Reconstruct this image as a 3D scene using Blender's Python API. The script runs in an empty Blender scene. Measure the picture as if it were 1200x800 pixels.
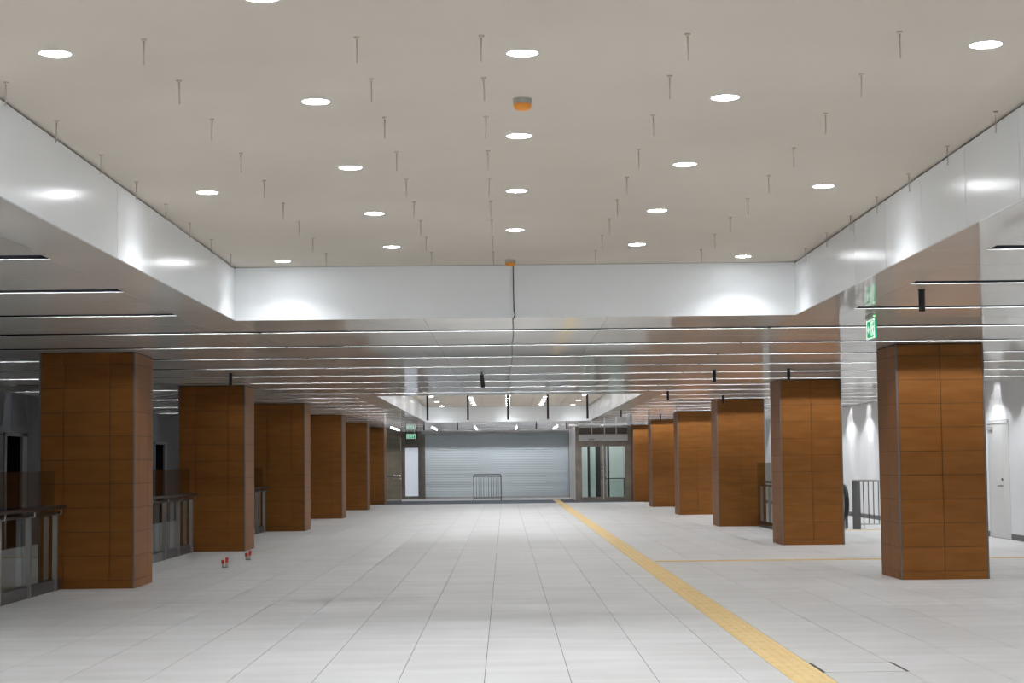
import bpy, bmesh, math, random
from mathutils import Matrix, Vector
random.seed(7)
SC = bpy.context.scene
COL = SC.collection

# ------------------------------------------------------------------ camera
F = 2100.0                                   # focal length in pixels of the 1200 px wide frame
yv = Vector((-8 / F, -143.5 / F, -1.0)).normalized()
xv = Vector((1.0, 0.0108, 0.0)); xv = (xv - xv.dot(yv) * yv).normalized()
zv = xv.cross(yv)
ROT = Matrix((xv, yv, zv))
cam_d = bpy.data.cameras.new('camera')
cam_d.sensor_width = 36.0
cam_d.lens = F * 36.0 / 1200.0
cam_d.clip_end = 300
cam = bpy.data.objects.new('camera', cam_d)
COL.objects.link(cam)
CAM = Vector((0, 0, 1.5))
cam.matrix_world = Matrix.Translation(CAM) @ ROT.to_4x4()
SC.camera = cam

# ------------------------------------------------------------------ world, exposure, lamp strengths
w = bpy.data.worlds.new('world'); SC.world = w; w.use_nodes = True
w.node_tree.nodes['Background'].inputs[0].default_value = (0.6, 0.65, 0.7, 1)
w.node_tree.nodes['Background'].inputs[1].default_value = 0.02
SC.view_settings.view_transform = 'Standard'
SC.view_settings.look = 'None'
SC.view_settings.gamma = 1.0
SC.view_settings.exposure = 0.12
SC.view_settings.use_curve_mapping = False
SC.cycles.max_bounces = 10
SC.cycles.diffuse_bounces = 5
SC.cycles.glossy_bounces = 5
SC.cycles.transmission_bounces = 8
SC.cycles.transparent_max_bounces = 16
SC.cycles.caustics_reflective = False
SC.cycles.sample_clamp_indirect = 6.0
L_SLOT, L_DOWN, L_BATTEN, W_WASH_R, W_WASH_L = 48.0, 70.0, 7.0, 19.0, .7
W_DOWN = 7.2                                # watts of each coffer downlight's downward beam

# ------------------------------------------------------------------ dimensions (metres)
ZC, ZK = 2.96, 3.49                          # soffit, coffer ceiling
CX0, CX1 = -2.68, 2.92                       # coffer sides
K1A, K1B, K2A, K2B = -6.0, 17.85, 37.95, 61.8
WL, WR = -9.40, 9.36                         # side walls
YB, YE = -8.0, 79.2                          # back wall, end wall
COLY = [22.55, 32.15, 41.75, 51.3, 60.7, 69.2]

# ------------------------------------------------------------------ materials
def mat(name, rgb, rough=0.5, metal=0.0, spec=0.5, emit=0.0, ecol=None, coat=0.0):
    m = bpy.data.materials.new(name); m.use_nodes = True
    b = m.node_tree.nodes['Principled BSDF']
    b.inputs['Base Color'].default_value = (*rgb, 1)
    b.inputs['Roughness'].default_value = rough
    b.inputs['Metallic'].default_value = metal
    b.inputs['Specular IOR Level'].default_value = spec
    if coat:
        b.inputs['Coat Weight'].default_value = coat
        b.inputs['Coat Roughness'].default_value = 0.08
    if emit:
        b.inputs['Emission Color'].default_value = (*(ecol or rgb), 1)
        b.inputs['Emission Strength'].default_value = emit
    return m

def nodes_of(m):
    return m.node_tree.nodes, m.node_tree.links, m.node_tree.nodes['Principled BSDF']

def noise_tint(m, rgb_a, rgb_b, scale, detail=3, lo=0.35, hi=0.65, cell=None, cell_off=(0, 0, 0), cell_amt=0.0, rough=None, bump=0.0, per_object=0.0):
    """colour varies between two tints by stretched noise in world space, plus a small tone step per tile"""
    N, L, B = nodes_of(m)
    g = N.new('ShaderNodeNewGeometry')
    mp = N.new('ShaderNodeMapping'); mp.inputs['Scale'].default_value = scale
    L.new(g.outputs['Position'], mp.inputs['Vector'])
    n = N.new('ShaderNodeTexNoise'); n.inputs['Scale'].default_value = 1.0; n.inputs['Detail'].default_value = detail
    L.new(mp.outputs[0], n.inputs['Vector'])
    r = N.new('ShaderNodeMapRange'); r.inputs[1].default_value = lo; r.inputs[2].default_value = hi
    L.new(n.outputs['Fac'], r.inputs[0])
    mx = N.new('ShaderNodeMix'); mx.data_type = 'RGBA'
    mx.inputs[6].default_value = (*rgb_a, 1); mx.inputs[7].default_value = (*rgb_b, 1)
    L.new(r.outputs[0], mx.inputs[0])
    out = mx.outputs[2]
    src = None
    if cell:
        ad = N.new('ShaderNodeVectorMath'); ad.operation = 'SUBTRACT'; ad.inputs[1].default_value = cell_off
        L.new(g.outputs['Position'], ad.inputs[0])
        sn = N.new('ShaderNodeVectorMath'); sn.operation = 'DIVIDE'; sn.inputs[1].default_value = cell
        L.new(ad.outputs[0], sn.inputs[0])
        fl = N.new('ShaderNodeVectorMath'); fl.operation = 'FLOOR'; L.new(sn.outputs[0], fl.inputs[0])
        wn = N.new('ShaderNodeTexWhiteNoise'); L.new(fl.outputs[0], wn.inputs['Vector'])
        src = wn.outputs['Value']; amt = cell_amt
    if per_object:
        oi = N.new('ShaderNodeObjectInfo'); src = oi.outputs['Random']; amt = per_object
    if src is not None:
        mr = N.new('ShaderNodeMapRange'); mr.inputs[3].default_value = 1 - amt; mr.inputs[4].default_value = 1 + amt
        L.new(src, mr.inputs[0])
        vm = N.new('ShaderNodeVectorMath'); vm.operation = 'SCALE'
        L.new(out, vm.inputs[0]); L.new(mr.outputs[0], vm.inputs['Scale'])
        out = vm.outputs[0]
    L.new(out, B.inputs['Base Color'])
    if rough:
        rr = N.new('ShaderNodeMapRange'); rr.inputs[3].default_value = rough[0]; rr.inputs[4].default_value = rough[1]
        L.new(n.outputs['Fac'], rr.inputs[0]); L.new(rr.outputs[0], B.inputs['Roughness'])
    if bump:
        bp = N.new('ShaderNodeBump'); bp.inputs['Strength'].default_value = bump; bp.inputs['Distance'].default_value = 0.002
        L.new(n.outputs['Fac'], bp.inputs['Height']); L.new(bp.outputs[0], B.inputs['Normal'])
    return m

M = {}
M['floor'] = noise_tint(mat('pale_stone_tile', (.6, .6, .6), .34), (.575, .575, .57), (.665, .67, .675), (0.8, 3.2, 1), 4,
                        cell=(.6, 1.2, 9), cell_off=(-.16, 13.81, -3), cell_amt=.035, rough=(.34, .46))
nodes_of(M['floor'])[2].inputs['IOR'].default_value = 1.32
M['joint'] = mat('dark_grout', (.10, .10, .10), .8)
M['mat'] = noise_tint(mat('blue_grey_entrance_mat', (.1, .12, .15), .9), (.07, .085, .11), (.12, .14, .17), (30, 30, 30))
M['tactile'] = noise_tint(mat('yellow_tactile', (.72, .52, .2), .55), (.70, .51, .225), (.77, .58, .28), (5, 5, 1))
M['brown'] = noise_tint(mat('rust_brown_ceramic', (.25, .1, .03), .5, spec=.2), (.185, .069, .013), (.235, .094, .020), (2.2, 2.2, 11), 4, lo=.25, hi=.75, per_object=.03, rough=(.42, .55))
M['core'] = mat('dark_brown_joint', (.05, .025, .012), .8)
M['trim'] = mat('grey_corner_metal', (.17, .165, .16), .4, .5)
M['soffit'] = noise_tint(mat('glossy_beige_metal', (.4, .37, .34), .06), (.62, .585, .535), (.68, .645, .595), (.5, .5, 1), 2, bump=0.0)
nodes_of(M['soffit'])[2].inputs['Roughness'].default_value = .035
M['soffit'].node_tree.nodes['Principled BSDF'].inputs['IOR'].default_value = 1.45
N_, L_, B_ = nodes_of(M['soffit'])
df = N_.new('ShaderNodeBsdfDiffuse'); mxs = N_.new('ShaderNodeMixShader'); mxs.inputs[0].default_value = .22
L_.new(B_.inputs['Base Color'].links[0].from_socket, df.inputs[0])
L_.new(B_.outputs[0], mxs.inputs[1]); L_.new(df.outputs[0], mxs.inputs[2]); L_.new(mxs.outputs[0], N_['Material Output'].inputs[0])
M['plenum'] = mat('black_void', (.006, .006, .007), .95, spec=0.0)
M['fascia'] = noise_tint(mat('white_satin_metal', (.78, .8, .81), .24), (.885, .92, .945), (.92, .945, .96), (.6, .6, .6), 2)
nodes_of(M['fascia'])[2].inputs['Roughness'].default_value = .2
nodes_of(M['fascia'])[2].inputs['IOR'].default_value = 1.22
M['coffer'] = noise_tint(mat('beige_matt_ceiling', (.70, .645, .57), .85), (.565, .508, .438), (.62, .56, .485), (.5, .5, .5), 3)
M['wall'] = noise_tint(mat('white_wall_panel', (.8, .81, .82), .42), (.77, .785, .80), (.83, .845, .86), (.8, .8, .5), 2)
M['leftwall'] = noise_tint(mat('slate_wall_panel', (.07, .075, .09), .5), (.024, .027, .035), (.038, .042, .052), (.8, .8, .5), 2)
M['seam'] = mat('panel_seam', (.2, .2, .2), .8)
M['tan'] = noise_tint(mat('tan_stone_tile', (.28, .22, .16), .5), (.38, .31, .235), (.46, .375, .29), (1.5, 1.5, 6), 4)
M['steel'] = mat('brushed_steel', (.52, .52, .52), .3, 1.0)
M['chrome'] = mat('bright_steel', (.72, .72, .73), .15, 1.0)
M['darksteel'] = mat('dark_grey_steel', (.12, .12, .125), .4, .7)
M['rail'] = mat('dark_bronze_rail', (.03, .018, .014), .5, 0, .25)
M['bronze'] = noise_tint(mat('bronze_door_frame', (.24, .21, .185), .35, .5), (.22, .19, .165), (.27, .24, .21), (3, 3, 3), 2)
M['black'] = mat('black_plastic', (.008, .008, .014), .45)
M['rubber'] = mat('black_rubber', (.010, .010, .010), .35)
M['white'] = mat('white_paint', (.78, .79, .80), .4)
M['offwhite'] = mat('off_white_paint', (.62, .62, .61), .45)
M['lip'] = mat('white_light_lip', (.85, .86, .88), .35)
M['rod'] = mat('galvanised_rod', (.52, .46, .39), .5, .0)
M['orange'] = mat('orange_plastic', (.75, .27, .02), .35)
M['grey'] = mat('grey_plastic', (.38, .38, .36), .5)
M['cable'] = mat('dark_cable', (.05, .045, .04), .6)
M['shutter'] = noise_tint(mat('pale_blue_grey_shutter', (.6, .68, .75), .38, .0), (.77, .85, .91), (.81, .885, .94), (.4, .4, 2), 2)
M['red'] = mat('red_cap', (.55, .05, .02), .4)
M['green'] = mat('green_exit_sign', (0, .28, .12), .4, emit=.55, ecol=(0, .42, .17))
M['signwhite'] = mat('white_sign_mark', (.9, .95, .92), .4, emit=.75, ecol=(.85, 1, .9))
M['led'] = mat('green_indicator', (.2, .9, .3), .4, emit=1.6, ecol=(.3, 1, .35))
M['lamp_off'] = mat('unlit_lamp', (.35, .36, .37), .4)
M['slotlamp'] = mat('lit_slot_lamp', (1, 1, 1), .5, emit=L_SLOT, ecol=(.985, .985, 1.0))
M['downlamp'] = mat('lit_downlight', (1, 1, 1), .5, emit=L_DOWN, ecol=(.93, .96, 1.0))
M['batten'] = mat('lit_batten', (1, 1, 1), .5, emit=L_BATTEN, ecol=(.95, .97, 1.0))
M['frost'] = mat('frosted_lit_panel', (.75, .80, .86), .5, emit=.32, ecol=(.75, .84, .98))
M['panedark'] = mat('dark_transom_panel', (.12, .10, .085), .25)
M['mint'] = mat('pale_green_wall', (.80, .87, .83), .5)

def glass_mat(name, tint, refl):
    m = bpy.data.materials.new(name); m.use_nodes = True
    N, L = m.node_tree.nodes, m.node_tree.links
    N.remove(N['Principled BSDF'])
    t = N.new('ShaderNodeBsdfTransparent'); t.inputs[0].default_value = (*tint, 1)
    g = N.new('ShaderNodeBsdfGlossy'); g.inputs['Roughness'].default_value = .03
    fr = N.new('ShaderNodeFresnel'); fr.inputs['IOR'].default_value = refl
    mx = N.new('ShaderNodeMixShader')
    ge = N.new('ShaderNodeNewGeometry'); iv = N.new('ShaderNodeMath'); iv.operation = 'SUBTRACT'; iv.inputs[0].default_value = 1.0
    L.new(ge.outputs['Backfacing'], iv.inputs[1])
    ml = N.new('ShaderNodeMath'); ml.operation = 'MULTIPLY'; L.new(fr.outputs[0], ml.inputs[0]); L.new(iv.outputs[0], ml.inputs[1])
    L.new(ml.outputs[0], mx.inputs[0]); L.new(t.outputs[0], mx.inputs[1]); L.new(g.outputs[0], mx.inputs[2])
    L.new(mx.outputs[0], N['Material Output'].inputs[0])
    return m
M['glass'] = glass_mat('clear_glass', (.90, .94, .93), 1.45)
M['smoke'] = glass_mat('grey_balustrade_glass', (.78, .82, .82), 1.4)

# ------------------------------------------------------------------ mesh helpers
QF = ((0, 3, 2, 1), (4, 5, 6, 7), (0, 1, 5, 4), (1, 2, 6, 5), (2, 3, 7, 6), (3, 0, 4, 7))
def boxes(name, bl, m):
    """one mesh out of boxes given as (x0, x1, y0, y1, z0, z1)"""
    v, f = [], []
    for (a, b, c, d, e, g) in bl:
        k = len(v)
        v += [(a, c, e), (b, c, e), (b, d, e), (a, d, e), (a, c, g), (b, c, g), (b, d, g), (a, d, g)]
        f += [tuple(k + i for i in q) for q in QF]
    me = bpy.data.meshes.new(name); me.from_pydata(v, [], f); me.materials.append(M[m]); me.update()
    return me
def bevbox(name, b, m, r=.004):
    me = boxes(name, [b], m)
    bm = bmesh.new(); bm.from_mesh(me)
    bmesh.ops.bevel(bm, geom=bm.edges[:], offset=r, segments=2, affect='EDGES')
    bm.to_mesh(me); bm.free()
    return me
def finish(name, bm, m, smooth=True):
    me = bpy.data.meshes.new(name); bm.to_mesh(me); bm.free(); me.materials.append(M[m])
    if smooth:
        for p in me.polygons: p.use_smooth = True
    return me
def lathe(name, prof, m, seg=24):
    """prof: list of (radius, z) turned about z"""
    v, f = [], []
    n = len(prof)
    for i in range(seg):
        a = 2 * math.pi * i / seg
        for r, z in prof: v.append((r * math.cos(a), r * math.sin(a), z))
    for i in range(seg):
        j = (i + 1) % seg
        for k in range(n - 1): f.append((i * n + k, j * n + k, j * n + k + 1, i * n + k + 1))
    me = bpy.data.meshes.new(name); me.from_pydata(v, [], f)
    bm = bmesh.new(); bm.from_mesh(me)
    bmesh.ops.remove_doubles(bm, verts=bm.verts, dist=1e-6)
    bmesh.ops.recalc_face_normals(bm, faces=bm.faces)
    bm.to_mesh(me); bm.free()
    me.materials.append(M[m])
    for p in me.polygons: p.use_smooth = True
    me.set_sharp_from_angle(angle=math.radians(40))
    return me
def tube(name, pts, r, m, seg=10):
    """a round bar along a path, capped"""
    pts = [Vector(p) for p in pts]
    v, f = [], []
    up = Vector((0.13, 0.21, 1)).normalized()
    for i, p in enumerate(pts):
        t = (pts[min(i + 1, len(pts) - 1)] - pts[max(i - 1, 0)]).normalized()
        u = up.cross(t)
        if u.length < .2: u = Vector((1, 0.1, 0)).cross(t)
        u.normalize(); q = t.cross(u)
        for k in range(seg):
            a = 2 * math.pi * k / seg
            v.append(p + r * (math.cos(a) * u + math.sin(a) * q))
    for i in range(len(pts) - 1):
        for k in range(seg):
            j = (k + 1) % seg
            f.append((i * seg + k, i * seg + j, (i + 1) * seg + j, (i + 1) * seg + k))
    f.append(tuple(range(seg - 1, -1, -1))); f.append(tuple(range((len(pts) - 1) * seg, len(pts) * seg)))
    me = bpy.data.meshes.new(name); me.from_pydata([tuple(q) for q in v], [], f); me.materials.append(M[m])
    for p in me.polygons: p.use_smooth = len(p.vertices) == 4
    return me
def ob(name, me, parent=None, loc=(0, 0, 0), rot=(0, 0, 0)):
    o = bpy.data.objects.new(name, me); COL.objects.link(o)
    o.location = loc; o.rotation_euler = rot
    if parent: o.parent = parent
    return o
def tag(o, label, cat, group=None):
    o['label'] = label; o['category'] = cat
    if group: o['group'] = group
    return o
def thing(name, label, cat, loc=(0, 0, 0), group=None, rotz=0):
    o = bpy.data.objects.new(name, None); COL.objects.link(o)
    o.empty_display_size = .1
    o.location = loc; o.rotation_euler = (0, 0, rotz)
    return tag(o, label, cat, group)
def struct(name, me, label=None):
    o = ob(name, me); o['kind'] = 'structure'
    if label: o['label'] = label
    return o
def stuff(o):
    o['kind'] = 'stuff'; return o
def lbl(o, s):
    o['label'] = s; return o
ORD = ['first', 'second', 'third', 'fourth', 'fifth', 'sixth', 'seventh', 'eighth', 'ninth', 'tenth', 'eleventh', 'twelfth',
       'thirteenth', 'fourteenth', 'fifteenth', 'sixteenth', 'seventeenth', 'eighteenth', 'nineteenth', 'twentieth'] + \
      ['twenty-' + s for s in ('first', 'second', 'third', 'fourth', 'fifth', 'sixth', 'seventh', 'eighth', 'ninth')] + ['thirtieth']
def project(p):
    c = ROT.transposed() @ (Vector(p) - CAM)
    if c.z > -.1: return None
    return 600 - F * c.x / c.z, 400 + F * c.y / c.z
def in_frame(p, pad=60):
    q = project(p)
    return q is not None and -pad < q[0] < 1200 + pad and -pad < q[1] < 800 + pad

# ================================================================== FLOOR
floor = struct('floor', boxes('floor_slab', [(WL, WR, YB, YE + 1, -.20, -.005)], 'joint'), 'pale grey stone tile floor of the hall')
TX0, TY0, TW, TL = -.16, 13.81, .6, 1.2
HX0, HX1, HY0, HY1 = 2.25, 2.85, 12.86, 13.45
cells = []
i0 = math.floor((WL - TX0) / TW); i1 = math.ceil((WR - TX0) / TW)
j0 = math.floor((YB - TY0) / TL); j1 = math.ceil((YE + 1 - TY0) / TL)
for i in range(i0, i1):
    for j in range(j0, j1):
        a, b = max(TX0 + i * TW, WL), min(TX0 + (i + 1) * TW, WR)
        c, d = TY0 + j * TL, min(TY0 + (j + 1) * TL, YE + 1)
        spans = [(c, d)]
        if abs(a - 2.24) < .05 and c < HY0 < d: spans = [(c, HY0 - .012), (HY1 + .012, d)]
        if c < 68.5 < d: spans = [(c, 68.5)]
        elif c < 74.8 < d: spans = [(74.8, d)]
        elif 68.5 <= c and d <= 74.8: spans = []
        if a > 4.9 and d > 68: spans = []
        for (c, d) in spans: cells.append((a + .0025, b - .0025, c + .0012, d - .0012))
cells.sort(key=lambda t: (not (in_frame(((t[0] + t[1]) / 2, (t[2] + t[3]) / 2, 0)) and t[2] > 10), t[2]))
cache = {}
for (a, b, c, d) in cells[:300]:
    k = (round(b - a, 3), round(d - c, 3))
    if k not in cache: cache[k] = boxes('floor_tile', [(-k[0] / 2, k[0] / 2, -k[1] / 2, k[1] / 2, -.005, 0)], 'floor')
    ob('tile', cache[k], floor, ((a + b) / 2, (c + d) / 2, 0))
lbl(stuff(ob('tile_field', boxes('tile_field', [(a, b, c, d, -.005, 0) for (a, b, c, d) in cells[300:]], 'floor'), floor)), 'further rows of pale grey floor tiles')
lbl(ob('mat_strip', boxes('mat_strip', [(-9.3, 4.7, 68.502, 74.798, -.005, .001)], 'mat'), floor), 'dark blue-grey strip of floor before the roller shutter')
# floor hatch
h = thing('floor_hatch', 'rectangular floor access hatch with dark edges beside the yellow tactile line', 'floor hatch', ((HX0 + HX1) / 2, (HY0 + HY1) / 2, 0))
hw, hl = (HX1 - HX0) / 2, (HY1 - HY0) / 2
ob('cover', boxes('hatch_cover', [(-hw + .014, hw - .014, -hl + .007, hl - .007, -.005, .0005)], 'floor'), h)
for s in (-1, 1):
    ob('edge_strip', boxes('hatch_edge', [(s * hw - .009, s * hw + .009, -hl, hl, -.005, .0012)], 'black'), h)

# tactile paving: tiles with raised bars, shared mesh
tb = [(-.14, .14, -.149, .149, .0005, .004)] + [(-.14 + .035 + .07 * k - .0125, -.14 + .035 + .07 * k + .0125, -.14, .14, .004, .0055) for k in range(4)]
tact_me = boxes('tactile_tile', tb, 'tactile')
tl = thing('tactile_paving', 'long yellow ribbed tactile paving line running away to the roller shutter', 'tactile paving', (2.09, 10.5, 0))
n = int((75.3 - 10.5) / .3)
for k in range(n): ob('tile', tact_me, tl, (0, .15 + .3 * k, 0))
tc = thing('tactile_paving', 'yellow tactile strip crossing the floor behind the nearest right column', 'tactile paving', (2.26, 27.35, 0))
for k in range(23): ob('tile', tact_me, tc, (.15 + .3 * k, 0, 0), (0, 0, math.pi / 2))
tc = thing('tactile_paving', 'yellow tactile strip on the left aisle floor, seen through the balustrade glass', 'tactile paving', (-9.2, 30.8, 0))
for k in range(11): ob('tile', tact_me, tc, (.15 + .3 * k, 0, 0), (0, 0, math.pi / 2))
tc = thing('tactile_paving', 'yellow tactile strip at the foot of the steel railing by the escalator', 'tactile paving', (6.6, 38.75, 0))
for k in range(8): ob('tile', tact_me, tc, (.15 + .3 * k, 0, 0), (0, 0, math.pi / 2))

# ================================================================== CEILING
ceil = struct('ceiling', boxes('plenum', [
    (WL, CX0 - .02, YB, YE, 3.22, 3.26), (CX1 + .02, WR, YB, YE, 3.22, 3.26),
    (CX0 - .02, CX1 + .02, YB, K1A - .02, 3.22, 3.26), (CX0 - .02, CX1 + .02, K1B + .02, K2A - .02, 3.22, 3.26),
    (CX0 - .02, CX1 + .02, K2B + .02, YE, 3.22, 3.26)], 'plenum'), 'glossy beige soffit with two raised rectangular coffers')
SLOT0, SPITCH, SW = 12.21, 2.4, .245
rows = []
k = -8
while SLOT0 + k * SPITCH < 76.5:
    if SLOT0 + k * SPITCH > YB + .3: rows.append(SLOT0 + k * SPITCH)
    k += 1
rows[-1] = 74.9; rows.append(77.75)
rows = [68.7 if abs(v - 69.83) < .1 else v for v in rows]
def has_centre(y): return K1B + .3 < y < K2A - .5 or K2B + .5 < y < YE
LS, RS = -3.16, 3.39
pan = []                                     # (x0, x1, y0, y1)
def bay(x0, x1, y0, y1, seams=1):
    for s in range(seams + 1):
        pan.append((x0, x1, y0 + (y1 - y0) * s / (seams + 1), y0 + (y1 - y0) * (s + 1) / (seams + 1)))
edges = [YB] + [v for r in rows for v in (r, r + SW)] + [YE]
bays = [(edges[i], edges[i + 1]) for i in range(0, len(edges), 2)]
for (a, b) in bays:
    for xs in ((WL, -7.3), (-7.3, -5.25), (-5.25, LS), (RS, 5.35), (5.35, 7.35), (7.35, WR)): bay(*xs, a, b)
# strips beside the coffers carry no slot next to the coffer, a slot where the soffit is continuous
for xs in ((LS, CX0), (CX1, RS)):
    for (a, b) in bays:
        b2 = b if (has_centre(b + .01) and b < YE - .1) else min(b + SW, YE)
        bay(*xs, a, b2)
for (y0, y1) in ((YB, K1A), (K1B, K2A), (K2B, YE)):
    for (a, b) in bays:
        a2, b2 = max(a, y0), min(b, y1)
        if y0 < a < y1 and not has_centre(a - SW + .01): a2 = max(y0, a - SW)
        if y0 < b < y1 and not has_centre(b + .01): b2 = b
        if b2 - a2 > .05:
            for xs in ((CX0, -.8), (-.8, 1.05), (1.05, CX1)): bay(*xs, a2, b2, 1 if b2 - a2 > 1.3 else 0)
pan.sort(key=lambda t: (not (in_frame(((t[0] + t[1]) / 2, (t[2] + t[3]) / 2, ZC), 150)), t[2]))
cache = {}
rest = []
for n, (a, b, c, d) in enumerate(pan):
    g = .0015
    if n < 300:
        k = (round(b - a, 3), round(d - c, 3))
        if k not in cache: cache[k] = boxes('soffit_panel', [(-k[0] / 2 + g, k[0] / 2 - g, -k[1] / 2 + g, k[1] / 2 - g, 0, .0015)], 'soffit')
        t = math.radians(.045)
        ob('panel', cache[k], ceil, ((a + b) / 2, (c + d) / 2, ZC), (random.uniform(-t, t) * .6, random.uniform(-t, t), 0))
    else: rest.append((a + g, b - g, c + g, d - g, ZC, ZC + .0015))
lbl(stuff(ob('panel_field', boxes('panel_field', rest, 'soffit'), ceil)), 'further glossy beige soffit panels')
# coffers
for (y0, y1) in ((K1A, K1B), (K2A, K2B)):
    ob('coffer_panel', boxes('coffer_panel', [(CX0 - .05, CX1 + .05, y0 - .05, y1 + .05, ZK, ZK + .05)], 'coffer'), ceil)
    ob('shadow_gap', boxes('shadow_gap', [(CX0 - .045, CX0 - .02, y0, y1, ZC + .03, ZK), (CX1 + .02, CX1 + .045, y0, y1, ZC + .03, ZK),
        (CX0, CX1, y0 - .045, y0 - .02, ZC + .03, ZK), (CX0, CX1, y1 + .02, y1 + .045, ZC + .03, ZK)], 'plenum'), ceil)
    ys = []
    yy = y1 if y1 > 20 else 17.15
    if y1 < 20: ys.append((17.15, y1))
    while yy > y0 + .01:
        ys.append((max(yy - 1.19, y0), yy)); yy -= 1.19
    for (a, b) in ys:
        ln = round(b - a, 3)
        for s, x in ((-1, CX0), (1, CX1)):
            key = ('f', ln, s)
            if key not in cache:
                cache[key] = boxes('fascia_side', [(min(0, s * .016), max(0, s * .016), -ln / 2 + .0015, ln / 2 - .0015, -.004, ZK - ZC - .016)], 'fascia')
            ob('fascia_panel', cache[key], ceil, (x, (a + b) / 2, ZC), (0, random.uniform(-.001, .001), random.uniform(-.0025, .0025)))
    for (a, b) in ((CX0, -.8), (-.8, 1.05), (1.05, CX1)):
        for yf, s in ((y0, -1), (y1, 1)):
            ob('fascia_panel', boxes('fascia_end', [(a + .0001, b - .0001, min(yf, yf + s * .016), max(yf, yf + s * .016), ZC - .004, ZK - .004)], 'fascia'), ceil)

# linear slot lights ------------------------------------------------
def linear_light(x0, x1, y, lit, label, group):
    """black channel, bright far lip and a lamp tucked up behind the near edge"""
    t = thing('linear_light', label, 'linear light', ((x0 + x1) / 2, y + SW / 2, ZC), group)
    hx = (x1 - x0) / 2
    hs = SW / 2
    ob('channel', boxes('channel', [(-hx, hx, -hs - .012, -hs - .002, .004, .23), (-hx, hx, hs + .002, hs + .012, .004, .23), (-hx, hx, -hs - .012, hs + .012, .22, .235),
                                    (-hx - .01, -hx, -hs - .012, hs + .012, .004, .23), (hx, hx + .01, -hs - .012, hs + .012, .004, .23)], 'plenum'), t)
    ob('lip', boxes('lip', [(-hx, hx, hs - .008, hs, -.0014, .0018)], 'lip'), t)
    for (a, b, on) in lit:
        o = ob('lamp', boxes('lamp', [(a - (x0 + x1) / 2, b - (x0 + x1) / 2, -hs + .02, -hs + .065, .13, .15)], 'slotlamp' if on else 'lamp_off'), t)
        if not on: lbl(o, 'unlit lamp length')
vis = [r for r in rows if r > 11]
for r in rows:
    o = ORD[vis.index(r)] if r > 11 else None
    c = has_centre(r)
    xl, xr = (CX0 - .016, CX1 + .016) if c else (LS, RS)
    far_left = (r > 22 and int(round((r - SLOT0) / SPITCH)) % 2 == 1)
    for side in ('left', 'right'):
        lab = f'{o} slot light from the front across the {side} soffit' if o else f'slot light in the {side} soffit nearer than the visible rows'
        if side == 'left':
            linear_light(WL + .1, xl, r, [(WL + .15, -6.3, far_left or r < 16), (-6.25, -4.35, r < 16), (-4.3, xl - .05, True)], lab, 'slot lights in the left soffit')
        else:
            linear_light(xr, WR - .1, r, [(xr + .05, WR - .2, True)], lab, 'slot lights in the right soffit')
    if c:
        q = [v for v in rows if has_centre(v)].index(r)
        linear_light(CX0 + .016, CX1 - .016, r, [(CX0 + .06, CX1 - .06, True)],
                     f'{ORD[q]} slot light from the front across the middle soffit beyond the near coffer', 'slot lights in the middle soffit')

# downlights ---------------------------------------------------------
ring_me = lathe('downlight_ring', [(.083, .002), (.083, -.003), (.076, -.004), (.074, -.001), (.074, .002)], 'white', 28)
disc_me = lathe('downlight_disc', [(0, -.008), (.03, -.0076), (.055, -.0055), (.068, -.003), (.074, .001), (0, .001)], 'downlamp', 28)
def downlight(x, y, label, group, z=ZK):
    t = thing('ceiling_light', label, 'downlight', (x, y, z), group)
    ob('trim_ring', ring_me, t); ob('diffuser', disc_me, t)
    lo = bpy.data.objects.new('beam', beam_d); COL.objects.link(lo); lo.parent = t; lo.location = (0, 0, -.012)
beam_d = bpy.data.lights.new('downlight_beam', 'AREA'); beam_d.shape = 'DISK'; beam_d.size = .14
beam_d.energy = W_DOWN; beam_d.spread = math.radians(124); beam_d.color = (.94, .965, 1.0)
def light_rows(y0, y1, c0, near, where):
    for name, x, first, pitch in (('centre row', .105, 8.59, 2.195), ('left inner row', -1.015, 7.5, 2.195), ('right inner row', 1.225, 7.5, 2.195),
                                  ('left outer row', -2.14, 8.5, 4.41), ('right outer row', 2.335, 8.5, 4.41)):
        y = first + c0
        while y - pitch > y0 + .4: y -= pitch
        n = 0
        while y < y1 - .3:
            if c0 == 0 and abs(y - 17.37) < .3 and abs(x - .105) < .1: break
            seen = in_frame((x, y, ZK), 15)
            if seen: lab = f'{ORD[n]} round downlight from the front in the {name} of the {where}'; n += 1
            else: lab = f'round downlight in the {name} of the near coffer, ahead of the frame' if c0 == 0 else f'round downlight in the {name} of the far coffer, hidden by the soffit'
            downlight(x, y, lab, f'downlights of the {where}')
            y += pitch
light_rows(K1A, K1B, 0, 8.2, 'near coffer')
light_rows(K2A, K2B, 43.85, 40, 'far coffer')

# ================================================================== WALLS
wr = struct('wall_right', boxes('wall_right', [(WR + .004, WR + .2, YB, YE, 0, 3.3)], 'seam'), 'white panelled right side wall')
ys = []
y = 31.45
D0, D1, DH = 33.32, 34.72, 2.17
pl = []
y = 29.6
while y < 52:
    pl.append((y, y + .93)); y += .93
big = [(WR, WR + .02, YB, 29.6, 0, 3.2), (WR, WR + .02, pl[-1][1], YE, 0, 3.2)]
lbl(stuff(ob('panel_field', boxes('wall_panel_field', big, 'wall'), wr)), 'plain white wall beyond the visible panels')
for (a, b) in pl:
    cuts = [(a, b, 0)]
    if a < D1 and b > D0:
        cuts = []
        if a < D0: cuts.append((a, D0, 0))
        if b > D1: cuts.append((D1, b, 0))
        cuts.append((max(a, D0), min(b, D1), DH + .06))
    for (c, d, z) in cuts:
        if d - c > .03:
            ob('panel', boxes('wall_panel', [(0, .02, c + .003, d - .003, z, 3.2)], 'wall'), wr, (WR, 0, 0))
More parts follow.
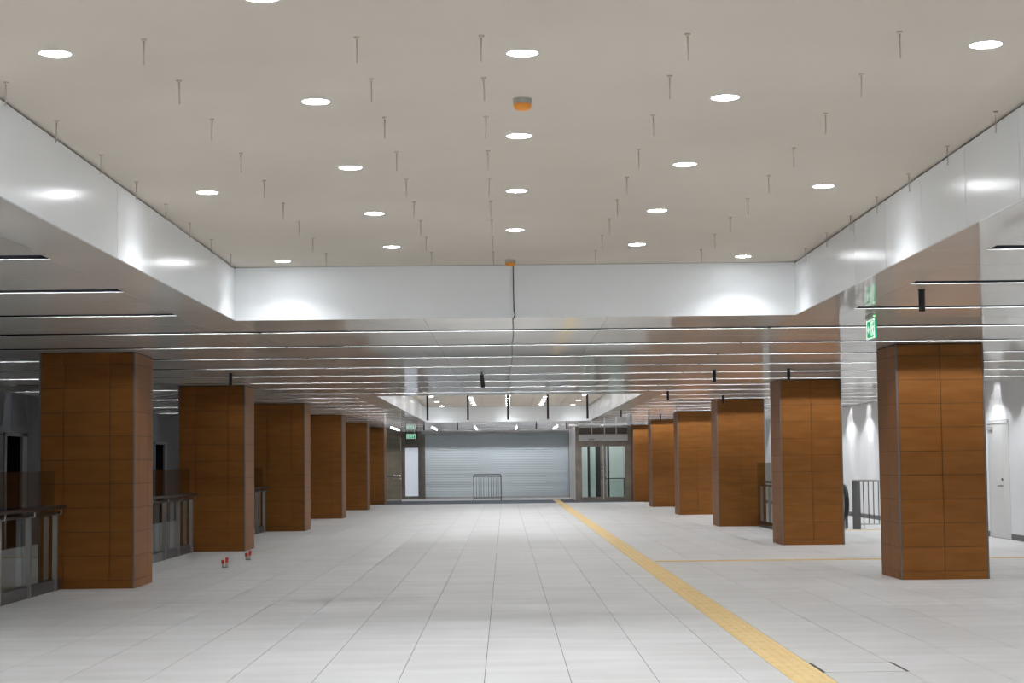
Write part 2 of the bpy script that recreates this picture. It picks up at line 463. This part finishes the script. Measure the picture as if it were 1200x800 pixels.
bb = struct('baseboard_right', boxes('baseboard_right', [(WR - .012, WR, YB, D0 - .05, 0, .11), (WR - .012, WR, D1 + .05, YE, 0, .11)], 'darksteel'))
# service door in the right wall
d = ob('door_1', boxes('door_frame', [(WR - .006, WR + .03, D0 - .02, D0 + .02, 0, DH + .02), (WR - .006, WR + .03, D1 - .02, D1 + .02, 0, DH + .02), (WR - .02, WR + .03, D0 - .02, D1 + .1, DH + .0, DH + .05)], 'offwhite'))
d['kind'] = 'structure'; d['label'] = 'white service door in the right wall'
lf = ob('leaf', boxes('door_leaf', [(WR + .002, WR + .03, D0 + .4, D1 - .02, .008, DH - .004)], 'offwhite'), d)
ob('side_leaf', boxes('door_side_leaf', [(WR + .002, WR + .03, D0 + .02, D0 + .394, .008, DH - .004)], 'offwhite'), d)
ob('handle', tube('door_handle', [(WR + .002, D0 + .47, .99), (WR - .05, D0 + .47, .99), (WR - .055, D0 + .50, .99), (WR - .055, D0 + .62, .99)], .011, 'darksteel'), lf)
ob('lock', lathe('door_lock', [(0, -.02), (.025, -.02), (.020, 0), (0, 0)], 'darksteel', 14), lf, (WR - .0, D0 + .47, 1.11), (0, math.pi / 2, 0))
ob('closer', boxes('door_closer', [(WR - .05, WR + .002, D1 - .32, D1 - .06, DH - .12, DH - .06)], 'grey'), lf)

wl = struct('wall_left', boxes('wall_left', [(WL - .25, WL - .004, YB, YE, 2.16, 3.3)] + [(WL - .25, WL - .004, a, b, 0, 2.16) for a, b in ((YB, 33.8), (35.0, 48.2), (49.6, YE))], 'plenum'), 'dark slate panelled left side wall')
y = 29.4
while y < 53:
    a, b = y, min(y + 1.2, 53)
    z0 = 0
    if (a < 35.0 and b > 33.8) or (a < 49.6 and b > 48.2): z0 = 2.16
    ob('panel', boxes('left_panel', [(WL - .02, WL, a + .003, b - .003, z0, 3.2)], 'leftwall'), wl)
    for lo, hi in ((33.8, 35.0), (48.2, 49.6)):
        for c, e in ((a, min(b, lo)), (max(a, hi), b)):
            if z0 and a < hi and b > lo and e - c > .02: ob('panel', boxes('left_panel', [(WL - .02, WL, c + .003, e - .003, 0, 2.15)], 'leftwall'), wl)
    y += 1.2
lbl(stuff(ob('panel_field', boxes('left_panel_field', [(WL - .02, WL, YB, 29.4, 0, 3.2), (WL - .02, WL, 53, YE, 0, 3.2)], 'leftwall'), wl)), 'plain dark wall beyond the panels')
for i, (a, b) in enumerate(((33.8, 35.0), (48.2, 49.6))):
    dw = ob('door_%d' % (i + 2), boxes('opening_frame', [(WL - .03, WL + .02, a - .10, a + .05, 0, 2.20), (WL - .03, WL + .02, b - .05, b + .30, 0, 2.20), (WL - .03, WL + .02, a - .1, b + .3, 2.13, 2.20)], 'darksteel'))
    dw['kind'] = 'structure'; dw['label'] = 'dark doorway with a steel frame in the left wall'
    ob('recess', boxes('opening_recess', [(WL - 1.2, WL - 1.15, a - .1, b + .1, 0, 2.3), (WL - 1.2, WL - .25, a - .1, a - .05, 0, 2.3), (WL - 1.2, WL - .25, b + .05, b + .1, 0, 2.3), (WL - 1.2, WL - .25, a - .1, b + .1, 2.25, 2.3), (WL - 1.2, WL - .25, a - .1, b + .1, -.02, 0)], 'plenum'), dw)
struct('wall_back', boxes('wall_back', [(WL, WR, YB - .2, YB, 0, 3.6)], 'wall'), 'wall behind the viewpoint')
SHX0, SHX1 = -3.52, 2.80
struct('wall_far', boxes('wall_far', [(WL, -5.6, YE, YE + .2, 0, 3.3), (SHX0 - .2, SHX1 + .2, YE, YE + .3, 2.95, 3.4), (SHX0 - .2, SHX1 + .2, YE + .25, YE + .3, 0, 3.4)], 'offwhite'), 'far end wall around the roller shutter')
struct('wall_recess', boxes('wall_recess', [(SHX1 + .02, SHX1 + .14, 70.3, YE, 0, 2.95)], 'offwhite'), 'side wall between the shutter and the glass entrance')
struct('wall_side', boxes('wall_side', [(4.95, 5.1, 70.4, YE, 0, 2.95)], 'offwhite'), 'right side wall of the vestibule')
struct('wall_aisle', boxes('wall_aisle', [(6.06, WR, 69.6, 69.8, 0, 2.95)], 'offwhite'), 'end wall of the right aisle')
tw = struct('wall_tile', boxes('wall_tile', [(-5.62, -3.68, YE + .004, YE + .2, 0, 3.3)], 'core'), 'tan tiled wall left of the roller shutter')
for r_ in range(5):
    for c_ in range(2):
        ob('tile', boxes('tan_tile', [(-5.6 + .52 * c_, -5.6 + .52 * c_ + .515, YE - .01, YE + .004, .6 * r_, .6 * r_ + .595)], 'tan'), tw)

# wall washers on the aisle soffits -----------------------------------
wring = lathe('washer_ring', [(.05, .0), (.06, -.004), (.06, .0)], 'white', 18)
wlens = lathe('washer_lens', [(0, .0), (.05, .0), (.05, -.001), (0, -.001)], 'lamp_off', 18)
def washer(x, y, power, label, group, aim):
    t = thing('wall_washer', label, 'spotlight', (x, y, ZC - .002), group)
    ob('ring', wring, t); ob('lens', wlens, t)
    ld = bpy.data.lights.new('washer_lamp', 'SPOT'); ld.energy = power; ld.spot_size = math.radians(128); ld.spot_blend = .25
    ld.shadow_soft_size = .03; ld.color = (.92, .96, 1.0) if aim > 0 else (.7, .8, 1.0)
    lo = bpy.data.objects.new('washer_lamp', ld); COL.objects.link(lo); lo.parent = t
    lo.location = (0, 0, -.012); lo.rotation_euler = (0, math.radians(-4) * aim, 0)
for i in range(9):
    y = 31.55 + 2.4 * i
    washer(WR - .85, y, W_WASH_R * 4, f'{ORD[i]} small recessed spotlight grazing the white right wall', 'spotlights washing the right wall', 1)
for i in range(9):
    y = 31.2 + 2.4 * i
    washer(WL + .85, y, W_WASH_L * 4, f'{ORD[i]} small dim spotlight grazing the dark left wall', 'spotlights washing the left wall', -1)

# ================================================================== COLUMNS
ZJ = [0.0, .105] + [.105 + .3 * k for k in range(1, 10)] + [ZC - .012]
def column(x0, x1, y0, fr, label, group):
    w_, d_ = x1 - x0, 1.16
    t = thing('column', label, 'column', ((x0 + x1) / 2, y0 + d_ / 2, 0), group)
    hx, hy = w_ / 2, d_ / 2
    ob('core', boxes('column_core', [(-hx + .012, hx - .012, -hy + .012, hy - .012, .0, ZC + .12)], 'core'), t)
    for sx in (-1, 1):
        for sy in (-1, 1):
            ob('corner_trim', boxes('corner_trim', [(min(sx * hx, sx * (hx - .020)), max(sx * hx, sx * (hx - .020)), min(sy * hy, sy * (hy - .020)), max(sy * hy, sy * (hy - .020)), .002, ZC - .006)], 'trim'), t)
    for face in ('front', 'inner', 'outer', 'back'):
        half = hx if face in ('front', 'back') else hy
        cuts = [-half + .021 + (2 * half - .042) * q for q in fr]
        for ri in range(len(ZJ) - 1):
            for ci in range(len(cuts) - 1):
                a, b = cuts[ci] + .003, cuts[ci + 1] - .003
                z0, z1 = ZJ[ri] + (.003 if ri else .002), ZJ[ri + 1] - .003
                key = ('c', round(b - a, 4), round(z1 - z0, 4))
                if key not in cache:
                    wd, ht = b - a, z1 - z0
                    cache[key] = boxes('column_tile', [(-wd / 2, wd / 2, -.003, .012, -ht / 2, ht / 2)], 'brown')
                u, zc = (a + b) / 2, (z0 + z1) / 2
                if face == 'front': ob('tile', cache[key], t, (u, -hy + .002, zc))
                elif face == 'back': ob('tile', cache[key], t, (u, hy - .002, zc), (0, 0, math.pi))
                else:
                    s = 1 if ((face == 'inner') == (x0 < 0)) else -1
                    ob('tile', cache[key], t, (s * (hx - .002), u, zc), (0, 0, s * math.pi / 2))
near = ['nearest', 'second nearest', 'third nearest', 'fourth nearest', 'fifth nearest', 'farthest']
for i, y in enumerate(COLY):
    column(-5.85, -4.65, y, (0, .25, .75, 1), f'{near[i]} square column clad in rust-brown tiles on the left side', 'brown columns of the left row')
    column(4.94, 6.05, y, (0, .5, 1), f'{near[i]} square column clad in rust-brown tiles on the right side', 'brown columns of the right row')

# ================================================================== BALUSTRADES
def balustrade(x, y0, y1, label, last=None, step=1.25):
    t = thing('glass_balustrade', label, 'balustrade', (x, y0, 0), 'glass balustrades between the columns')
    L_ = y1 - y0
    ps = []
    p = L_ - .28
    while p > .05: ps.append(p); p -= step
    for p in ps:
        po = ob('post', boxes('bal_post', [(-.03, .03, -.02, .02, .0, .95)], 'steel'), t, (0, p, 0))
        ob('bracket', tube('bal_bracket', [(0, 0, .93), (.055, 0, .95), (.06, 0, 1.0)], .009, 'chrome', 8), po, (0.015, 0, 0))
    ob('base_rail', boxes('bal_base', [(-.045, -.005, 0, L_, .0, .14)], 'darksteel'), t)
    ob('handrail', tube('bal_rail', [(.075, -.0, 1.03), (.075, L_ - .12, 1.03)], .025, 'rail', 12), t)
    ob('lower_rail', tube('bal_rail2', [(.0, -.0, .95), (.0, L_ - .12, .95)], .02, 'rail', 12), t)
    q = L_ - .1
    while q > .1:
        a = max(q - step, 0)
        ob('glass_panel', boxes('bal_glass', [(-.066, -.054, a + .006, q - .006, .06, 1.47)], 'smoke'), t)
        q -= step
balustrade(-5.56, 13.0, 22.52, 'glass balustrade with dark handrail running up to the nearest left column')
balustrade(-5.56, 23.75, 32.1, 'glass balustrade between the nearest and second left columns')
balustrade(-5.56, 33.35, 41.7, 'glass balustrade between the second and third left columns')
t0 = balustrade(5.90, 33.4, 41.7, 'glass balustrade between the second and third right columns')

# steel railing and escalator in the right aisle -----------------------
t = thing('steel_railing', 'grey steel railing with vertical bars between the two nearest right columns', 'railing', (7.56, 39.15, 0))
ob('end_panel', bevbox('rail_end', (0, .17, 0, .05, 0, 1.07), 'darksteel', .006), t)
ob('top_rail', tube('rail_top', [(.0, .02, 1.06), (1.75, .02, 1.06)], .022, 'steel'), t)
ob('lower_rail', tube('rail_low', [(.1, .02, .11), (1.75, .02, .11)], .014, 'steel'), t)
for k in range(14):
    x = .24 + .11 * k
    ob('bar', boxes('rail_bar', [(-.009, .009, 0, .02, .0 if k == 0 else .11, 1.05)], 'darksteel'), t, (x, .01, 0))
t = thing('escalator', 'end of an escalator with black rubber handrail behind the second right column', 'escalator', (7.0, 39.6, 0))
for s in (-.52, .52):
    pts = [(s, .35, .22)] + [(s, .35 - .35 * math.sin(math.pi * k / 12), .57 - .35 * math.cos(math.pi * k / 12)) for k in range(1, 12)] + [(s, .35, .92), (s, 3.0, .92)]
    ob('handrail', tube('esc_rail', pts, .052, 'rubber', 10), t)
    bm = bmesh.new()
    prof = [(3.0, .0), (3.0, .89)] + [(.35 - .31 * math.sin(math.pi * k / 12), .57 + .31 * math.cos(math.pi * k / 12)) for k in range(0, 13)] + [(.35, 0)]
    for dx in (-.03, .03): [bm.verts.new((s + dx, y, z)) for y, z in prof]
    bm.verts.ensure_lookup_table(); n = len(prof)
    bm.faces.new(bm.verts[:n]); bm.faces.new(list(reversed(bm.verts[n:])))
    for k in range(n): bm.faces.new((bm.verts[k], bm.verts[n + k], bm.verts[n + (k + 1) % n], bm.verts[(k + 1) % n]))
    bmesh.ops.recalc_face_normals(bm, faces=bm.faces)
    ob('balustrade_panel', finish('esc_panel', bm, 'steel', False), t)
    ob('skirt', boxes('esc_skirt', [(s - .09, s + .09, .4, 3.0, .0, .24)], 'darksteel'), t)
ob('comb_plate', boxes('esc_plate', [(-.42, .42, -.5, 3.0, .0, .012)], 'steel'), t)

# ================================================================== FAR END
t = thing('roller_shutter', 'wide pale blue-grey roller shutter closing the far end of the hall', 'roller shutter', (0, YE - .12, 0))
v, f = [], []
z = .08
prof = []
while z < 2.93:
    hgt = .075
    prof += [(.0, z), (-.014, z + .012), (-.016, z + hgt * .5), (-.014, z + hgt - .012), (.0, z + hgt)]
    z += hgt
prof = [(yy + (.012 * math.sin(zz * 2 * math.pi / .42) if zz < 1.15 else 0), zz) for yy, zz in prof]
for (yy, zz) in prof: v += [(SHX0, yy, zz), (SHX1, yy, zz)]
for k in range(len(prof) - 1): f.append((2 * k, 2 * k + 1, 2 * k + 3, 2 * k + 2))
me = bpy.data.meshes.new('curtain'); me.from_pydata(v, [], f); me.materials.append(M['shutter'])
lbl(stuff(ob('slat_curtain', me, t)), 'fine horizontal shutter slats')
ob('bottom_bar', bevbox('shutter_bar', (SHX0, SHX1, -.035, .02, .0, .085), 'chrome', .006), t)
ob('guide', boxes('shutter_guide', [(SHX0 - .16, SHX0, -.08, .06, 0, 2.94)], 'bronze'), t)
ob('guide', boxes('shutter_guide', [(SHX1 - .10, SHX1 - .06, -.07, -.02, 0.1, 2.68), (SHX1 - .02, SHX1 + .02, -.07, -.02, .1, 2.68)], 'shutter'), t)
ob('guide', boxes('shutter_guide', [(SHX1, SHX1 + .02, -.16, .1, 0, 2.94)], 'bronze'), t)
ob('head_box', boxes('shutter_head', [(SHX0 - .15, SHX1 + .02, -.10, .08, 2.86, 2.95)], 'steel'), t)

# framed lit panel with the exit sign above, left of the shutter
t = thing('framed_panel', 'tall pale lit panel in a bronze frame left of the roller shutter', 'door panel', (-4.12, YE - .1, 0))
ob('frame', boxes('fp_frame', [(-.46, -.28, 0, .09, 0, 2.95), (.29, .44, 0, .09, 0, 2.95), (-.28, .29, 0, .09, 0, .13), (-.28, .29, 0, .09, 2.25, 2.42)], 'bronze'), t)
ob('lit_panel', boxes('fp_panel', [(-.28, .29, .03, .06, .13, 2.25)], 'frost'), t)
ob('transom', boxes('fp_transom', [(-.28, .29, .02, .05, 2.42, 2.95)], 'panedark'), t)
t = thing('exit_sign', 'small green EXIT sign at the far end above the pale panel', 'exit sign', (-4.12, YE - .45, 2.66))
ob('board', bevbox('exit_board', (-.19, .19, -.02, .02, 0, .19), 'green', .004), t)
ob('border', boxes('exit_border', [(-.19, .19, -.024, -.018, 0, .012), (-.19, .19, -.024, -.018, .178, .19), (-.19, -.178, -.024, -.018, 0, .19), (.178, .19, -.024, -.018, 0, .19)], 'signwhite'), t)
cu = bpy.data.curves.new('exit_text', 'FONT'); cu.body = 'EXIT'; cu.size = .15; cu.extrude = .002; cu.align_x = 'CENTER'; cu.resolution_u = 2
to = bpy.data.objects.new('exit_text', cu); COL.objects.link(to)
bpy.context.view_layer.update()
tm = bpy.data.meshes.new_from_object(to.evaluated_get(bpy.context.evaluated_depsgraph_get()))
bpy.data.objects.remove(to); bpy.data.curves.remove(cu)
tm.materials.clear(); tm.materials.append(M['signwhite'])
ob('lettering', tm, t, (0, -.022, .043), (math.pi / 2, 0, 0))
ob('hanger', boxes('exit_hanger', [(-.15, -.14, -.005, .005, .19, .30), (.14, .15, -.005, .005, .19, .30)], 'steel'), t)

# glass entrance doors right of the shutter
GY = 70.0
t = thing('glass_entrance', 'bronze framed double glass door with white header right of the roller shutter', 'glass door', (3.82, GY, 0))
ob('frame', boxes('ge_frame', [(-1.08, -.93, 0, .12, 0, 2.93), (.95, 1.10, 0, .12, 0, 2.93), (-.93, .95, 0, .12, 2.2, 2.36)], 'bronze'), t)
hd = ob('header_box', bevbox('ge_header', (-.95, .07, -.06, .1, 2.37, 2.58), 'white', .005), t)
ob('header_box', bevbox('ge_header', (.085, .97, -.06, .1, 2.37, 2.58), 'white', .005), t)
ob('sensor', bevbox('ge_sensor', (-.56, -.33, -.09, -.06, 2.39, 2.45), 'grey', .005), hd)
ob('mullion', boxes('ge_transom', [(-.95, .97, -.02, .1, 2.58, 2.62), (-.95, .97, -.02, .1, 2.88, 2.93), (-.45, -.41, -.02, .1, 2.62, 2.88), (.05, .09, -.02, .1, 2.62, 2.88), (.51, .55, -.02, .1, 2.62, 2.88)], 'offwhite'), t)
for a, b in ((-.93, -.45), (-.41, .05), (.09, .51), (.55, .95)):
    ob('transom_pane', boxes('ge_pane', [(a, b, .03, .05, 2.62, 2.88)], 'panedark'), t)
for a, b in ((-.93, .0), (.02, .95)):
    lf = ob('door_leaf', boxes('ge_leaf', [(a, a + .10, .02, .08, .02, 2.2), (b - .10, b, .02, .08, .02, 2.2), (a + .1, b - .1, .02, .08, .02, .18), (a + .1, b - .1, .02, .08, 2.14, 2.2)], 'bronze'), t)
    ob('pane', boxes('ge_glass', [(a + .1, b - .1, .045, .055, .18, 2.14)], 'glass'), lf)
    hx = b - .05 if a < 0 else a + .05
    ob('pull_handle', tube('ge_pull', [(hx, .0, .85), (hx, -.05, .87), (hx, -.05, 1.23), (hx, .0, 1.25)], .012, 'chrome', 8), lf)
# vestibule seen through the glass
struct('wall_vestibule', boxes('wall_vestibule', [(2.94, 4.95, 75.5, 75.6, 0, 3.2)], 'mint'), 'pale wall behind the glass entrance')
t = thing('glazed_screen', 'dark framed glazed screen standing inside the glass entrance', 'screen', (3.75, 72.6, 0))
ob('frame', boxes('gs_frame', [(-.42, -.32, 0, .08, 0, 2.6), (-.10, .16, 0, .08, 0, 2.6), (.38, .46, 0, .08, 0, 2.6)], 'darksteel'), t)
ob('pane', boxes('gs_pane', [(-.32, -.10, .03, .045, .05, 2.55)], 'glass'), t)
ob('pane', boxes('gs_pane', [(.16, .38, .03, .045, .05, 2.55)], 'glass'), t)
t = thing('hand_railing', 'low dark railing standing behind the right glass door leaf', 'railing', (3.95, 71.2, 0))
ob('top_rail', boxes('hr_top', [(0, .78, 0, .04, .86, .90)], 'darksteel'), t)
for x in (0, .74): ob('post', boxes('hr_post', [(x, x + .04, 0, .04, 0, .86)], 'darksteel'), t)
ob('pane', boxes('hr_pane', [(.04, .74, .015, .025, .1, .84)], 'glass'), t)
downlight(3.9, 71.9, 'nearer round downlight added to brighten the vestibule behind the glass entrance', 'added vestibule downlights', 2.957)  # this lamp and the next are added, out of sight, to brighten the vestibule
downlight(3.9, 74.2, 'farther round downlight added to brighten the vestibule behind the glass entrance', 'added vestibule downlights', 2.957)
t = thing('ceiling_light', 'round downlight on the soffit above the glass entrance', 'downlight', (3.75, 69.0, 2.957))
ob('trim_ring', ring_me, t); ob('diffuser', lathe('dim_disc', [(0, -.004), (.074, -.004), (.074, .001), (0, .001)], 'batten', 24), t)

# crowd barrier in front of the shutter
t = thing('crowd_barrier', 'short steel crowd barrier with vertical bars before the roller shutter', 'barrier', (-.75, 75.1, 0))
ob('frame', tube('cb_frame', [(-.57, 0, 0.01), (-.57, 0, 1.03), (-.54, 0, 1.07), (.54, 0, 1.07), (.57, 0, 1.03), (.57, 0, 0.01)], .02, 'darksteel'), t)
ob('lower_rail', tube('cb_low', [(-.57, 0, .1), (.57, 0, .1)], .014, 'darksteel'), t)
ob('upper_rail', tube('cb_up', [(-.57, 0, .98), (.57, 0, .98)], .012, 'chrome'), t)
for k in range(10): ob('bar', tube('cb_bar', [(-.46 + .102 * k, 0, .1), (-.46 + .102 * k, 0, .98)], .009, 'darksteel', 8), t)
for s in (-1, 1): ob('foot', boxes('cb_foot', [(s * .57 - .03, s * .57 + .03, -.25, .25, 0, .015)], 'darksteel'), t)
# low glass barrier by the farthest left column
t = thing('glass_barrier', 'low glass barrier with bright steel handrail beside the farthest left column', 'barrier', (-4.85, 72.5, 0))
ob('handrail', tube('gb_rail', [(0, -.05, 1.07), (.66, -.05, 1.07)], .03, 'chrome'), t)
ob('lower_rail', tube('gb_low', [(0, -.05, .95), (.66, -.05, .95)], .014, 'chrome'), t)
ob('post', boxes('gb_post', [(.62, .66, -.02, .02, 0, 2.6)], 'steel'), t)
ob('glass_panel', boxes('gb_glass', [(.0, .62, -.006, .006, .05, 2.6)], 'glass'), t)
ob('base_rail', boxes('gb_base', [(.0, .66, -.03, .03, 0, .08)], 'steel'), t)
# battens on the far soffit
for i, x in enumerate((-4.4, -2.82, -1.16, .46, 2.03)):
    t = thing('batten_light', f'{ORD[i]} bright batten light from the left on the soffit before the shutter', 'batten light', (x, 70.4, ZC - .001), 'batten lights before the shutter')
    ob('body', boxes('batten_body', [(-.035, .035, -1.2, 4.3, -.02, 0)], 'white'), t)
    ob('tube_lamp', boxes('batten_lamp', [(-.025, .025, -1.15, 4.25, -.032, -.02)], 'batten'), t)

# ================================================================== HANGING THINGS
rod_me = tube('rod', [(0, 0, -.002), (0, 0, -.125)], .0038, 'rod', 8)
cap_me = lathe('rod_cap', [(0, 0), (.014, 0), (.014, -.006), (.005, -.012), (0, -.012)], 'rod', 10)
RX = [(-2.55, 'leftmost'), (-1.66, 'second'), (-.67, 'third'), (-.09, 'fourth'), (.87, 'fifth'), (1.86, 'sixth'), (2.84, 'rightmost')]
RY = [8.23, 9.13, 10.17, 11.30, 12.40, 13.48, 14.52, 15.60, 16.72]
for x, nm in RX:
    for i, y in enumerate(RY):
        if not in_frame((x, y, ZK), 5): continue
        t = thing('hanger_rod', f'{ORD[i]} thin hanger rod from the front in the {nm} row of the near coffer', 'hanger rod', (x, y, ZK), 'hanger rods of the near coffer')
        ob('rod', rod_me, t, (random.uniform(-.0, .0), 0, 0), (random.uniform(-.03, .03), random.uniform(-.03, .03), 0)); ob('cap', cap_me, t)
for x, nm in RX:
    for i in range(12):
        y = 47.5 + 1.09 * i
        t = thing('hanger_rod', f'{ORD[i]} thin hanger rod from the front in the {nm} row of the far coffer', 'hanger rod', (x, y, ZK), 'hanger rods of the far coffer')
        ob('rod', rod_me, t); ob('cap', cap_me, t)
# orange detectors
db = lathe('det_base', [(0, 0), (.052, 0), (.052, -.020), (.046, -.034), (0, -.034)], 'grey', 24)
dd = lathe('det_dome', [(.050, -.030), (.050, -.040), (.044, -.054), (.030, -.063), (0, -.067)], 'orange', 24)
for (x, y, s) in ((.115, 9.69, 'smoke detector with an orange cover on the near coffer ceiling'), (.07, 17.42, 'smoke detector with an orange cover at the far edge of the near coffer')):
    t = thing('smoke_detector', s, 'smoke detector', (x, y, ZK))
    ob('base', db, t); ob('cover', dd, t)
pts = [(.10, K1B - .03, ZK - .01), (.101, K1B - .020, 3.25), (.104, K1B - .02, 3.02), (.115, K1B - .02, 2.985), (.10, K1B - .012, 2.95), (.09, K1B + .1, 2.95), (.11, 20, 2.948)]
pts += [(.10 + .012 * math.sin(k * 1.3), 22 + 2.2 * k, 2.946 + .003 * math.cos(k * 2.1)) for k in range(7)] + [(.16, K2A - .05, 2.95)]
tag(ob('cable', tube('cable', pts, .0055, 'cable', 8)), 'thin dark cable hanging down the white fascia and along the middle soffit', 'cable')
# black pendant cylinders
pc = lathe('pendant_body', [(0, 0), (.026, 0), (.0275, -.004), (.0275, -.186), (.024, -.19), (0, -.19)], 'black', 18)
pf = lathe('pendant_flange', [(0, .002), (.034, .002), (.034, -.004), (0, -.004)], 'black', 18)
for (x, y, s) in ((3.60, 15.35, 'nearest black pendant cylinder under the right soffit beside the near coffer'), (4.50, 28.3, 'black pendant cylinder in front of the second right column'),
                  (3.34, 28.45, 'black pendant cylinder just left of the second right column'), (-4.27, 27.95, 'black pendant cylinder in front of the second left column'),
                  (3.36, 36.8, 'black pendant cylinder beside the near right corner of the far coffer'), (4.82, 39.5, 'black pendant cylinder in front of the third right column'),
                  (3.22, 49.6, 'black pendant cylinder under the soffit right of the far coffer'), (4.77, 54.9, 'black pendant cylinder in front of the fifth right column'),
                  (-3.0, 66.6, 'first small black pendant from the left near the shutter'), (-1.75, 66.4, 'second small black pendant from the left near the shutter'),
                  (1.17, 66.4, 'third small black pendant from the left near the shutter'), (2.3, 66.6, 'fourth small black pendant from the left near the shutter')):
    t = thing('pendant_cylinder', s, 'pendant', (x, y, ZC - .002), 'black pendant cylinders')
    ob('body', pc, t); ob('flange', pf, t)
t = thing('pendant_speaker', 'tilted black hanging fixture in the middle of the soffit', 'pendant', (-.36, 28.4, ZC - .002))
ob('flange', pf, t); ob('stem', tube('ps_stem', [(0, 0, -.003), (.006, 0, -.05)], .012, 'black', 8), t)
ob('body', bevbox('ps_body', (-.032, .032, -.04, .04, -.23, -.02), 'black', .006), t, (0, 0, -.015), (.25, -.10, 0))
for i, x in enumerate((-1.64, -.78, .07, .92, 1.76)):
    t = thing('drop_rod', f'{ORD[i]} of five long dark rods from the left hanging in the far coffer', 'hanging rod', (x, 38.12, ZK), 'long dark rods in the far coffer')
    ob('rod', bevbox('drop_rod', (-.021, .021, -.021, .021, -1.05, -.006), 'black', .004), t)
    ob('plate', boxes('drop_plate', [(-.06, .06, -.04, .04, -.006, 0)], 'black'), t)
# exit sign under the right soffit: board along the hall, face towards the middle
t = thing('exit_sign', 'green running-man exit sign hanging under the right soffit near the nearest right column', 'exit sign', (3.65, 17.71, 2.70))
ob('board', bevbox('es_board', (-.012, .012, -.185, .185, 0, .185), 'green', .003), t)
ob('border', boxes('es_border', [(-.0155, -.0115, -.185, .185, 0, .009), (-.0155, -.0115, -.185, .185, .176, .185), (-.0155, -.0115, -.185, -.176, 0, .185), (-.0155, -.0115, .176, .185, 0, .185)], 'signwhite'), t)
def flat(name, polys, m):
    """thin plates on the -x face, polygons in (y, z)"""
    bm = bmesh.new()
    for p in polys:
        a = [bm.verts.new((-.0155, y, z)) for y, z in p]; b = [bm.verts.new((-.0115, y, z)) for y, z in p]
        bm.faces.new(a); bm.faces.new(list(reversed(b)))
        for k in range(len(p)): bm.faces.new((a[k], a[(k + 1) % len(p)], b[(k + 1) % len(p)], b[k]))
    bmesh.ops.recalc_face_normals(bm, faces=bm.faces)
    return finish(name, bm, m, False)
ob('arrow', flat('es_arrow', [[(.03, .083), (.09, .083), (.09, .055), (.155, .0925), (.09, .13), (.09, .102), (.03, .102)]], 'signwhite'), t)
circ = [(-.082 + .014 * math.cos(a * .7854), .143 + .014 * math.sin(a * .7854)) for a in range(8)]
ob('running_figure', flat('es_man', [circ, [(-.10, .125), (-.075, .125), (-.085, .07), (-.112, .075)], [(-.112, .078), (-.092, .07), (-.06, .05), (-.062, .03), (-.076, .03), (-.078, .045)],
    [(-.112, .075), (-.10, .065), (-.125, .03), (-.155, .03), (-.155, .042), (-.13, .045)], [(-.075, .12), (-.08, .108), (-.05, .095), (-.04, .105)], [(-.10, .124), (-.108, .112), (-.135, .10), (-.14, .112)]], 'signwhite'), t)
ob('doorway', flat('es_door', [[(-.03, .03), (-.02, .03), (-.02, .155), (-.03, .155)], [(-.14, .155), (-.14, .165), (-.02, .165), (-.02, .155)]], 'signwhite'), t)
mt = ob('mount', bevbox('es_mount', (-.03, .03, -.10, .16, .195, .245), 'grey', .008), t)
ob('stem', boxes('es_stem', [(-.008, .008, -.08, -.06, .18, .20), (-.008, .008, .06, .08, .18, .20), (-.01, .01, -.02, .06, .24, .259)], 'steel'), t)
ob('indicator', lathe('es_led', [(0, 0), (.009, 0), (.009, -.008), (0, -.008)], 'led', 10), mt, (-.0, -.13, .215), (math.pi / 2, 0, 0))

# pipe stubs on the floor ------------------------------------------------
for (x, y, s) in ((-4.21, 27.0, 'nearer pair of grey pipe stubs with red tops on the open floor'), (-4.16, 29.1, 'pair of grey pipe stubs with red tops right before the second left column')):
    t = thing('pipe_stub', s, 'pipe stub', (x, y, 0), 'pipe stubs on the floor')
    ob('base', lathe('stub_base', [(0, .0), (.045, .0), (.042, .012), (0, .012)], 'darksteel', 16), t)
    for dx, hh in ((-.024, .115), (.02, .15)):
        p = ob('pipe', lathe('stub_pipe', [(0, .01), (.021, .01), (.021, hh * .55), (0, hh * .55)], 'grey', 14), t, (dx, 0, 0), (0, dx * 4, 0))
        ob('cap', lathe('stub_cap', [(.022, hh * .5), (.023, hh * .52), (.023, hh * .95), (.016, hh), (0, hh)], 'red', 14), p)
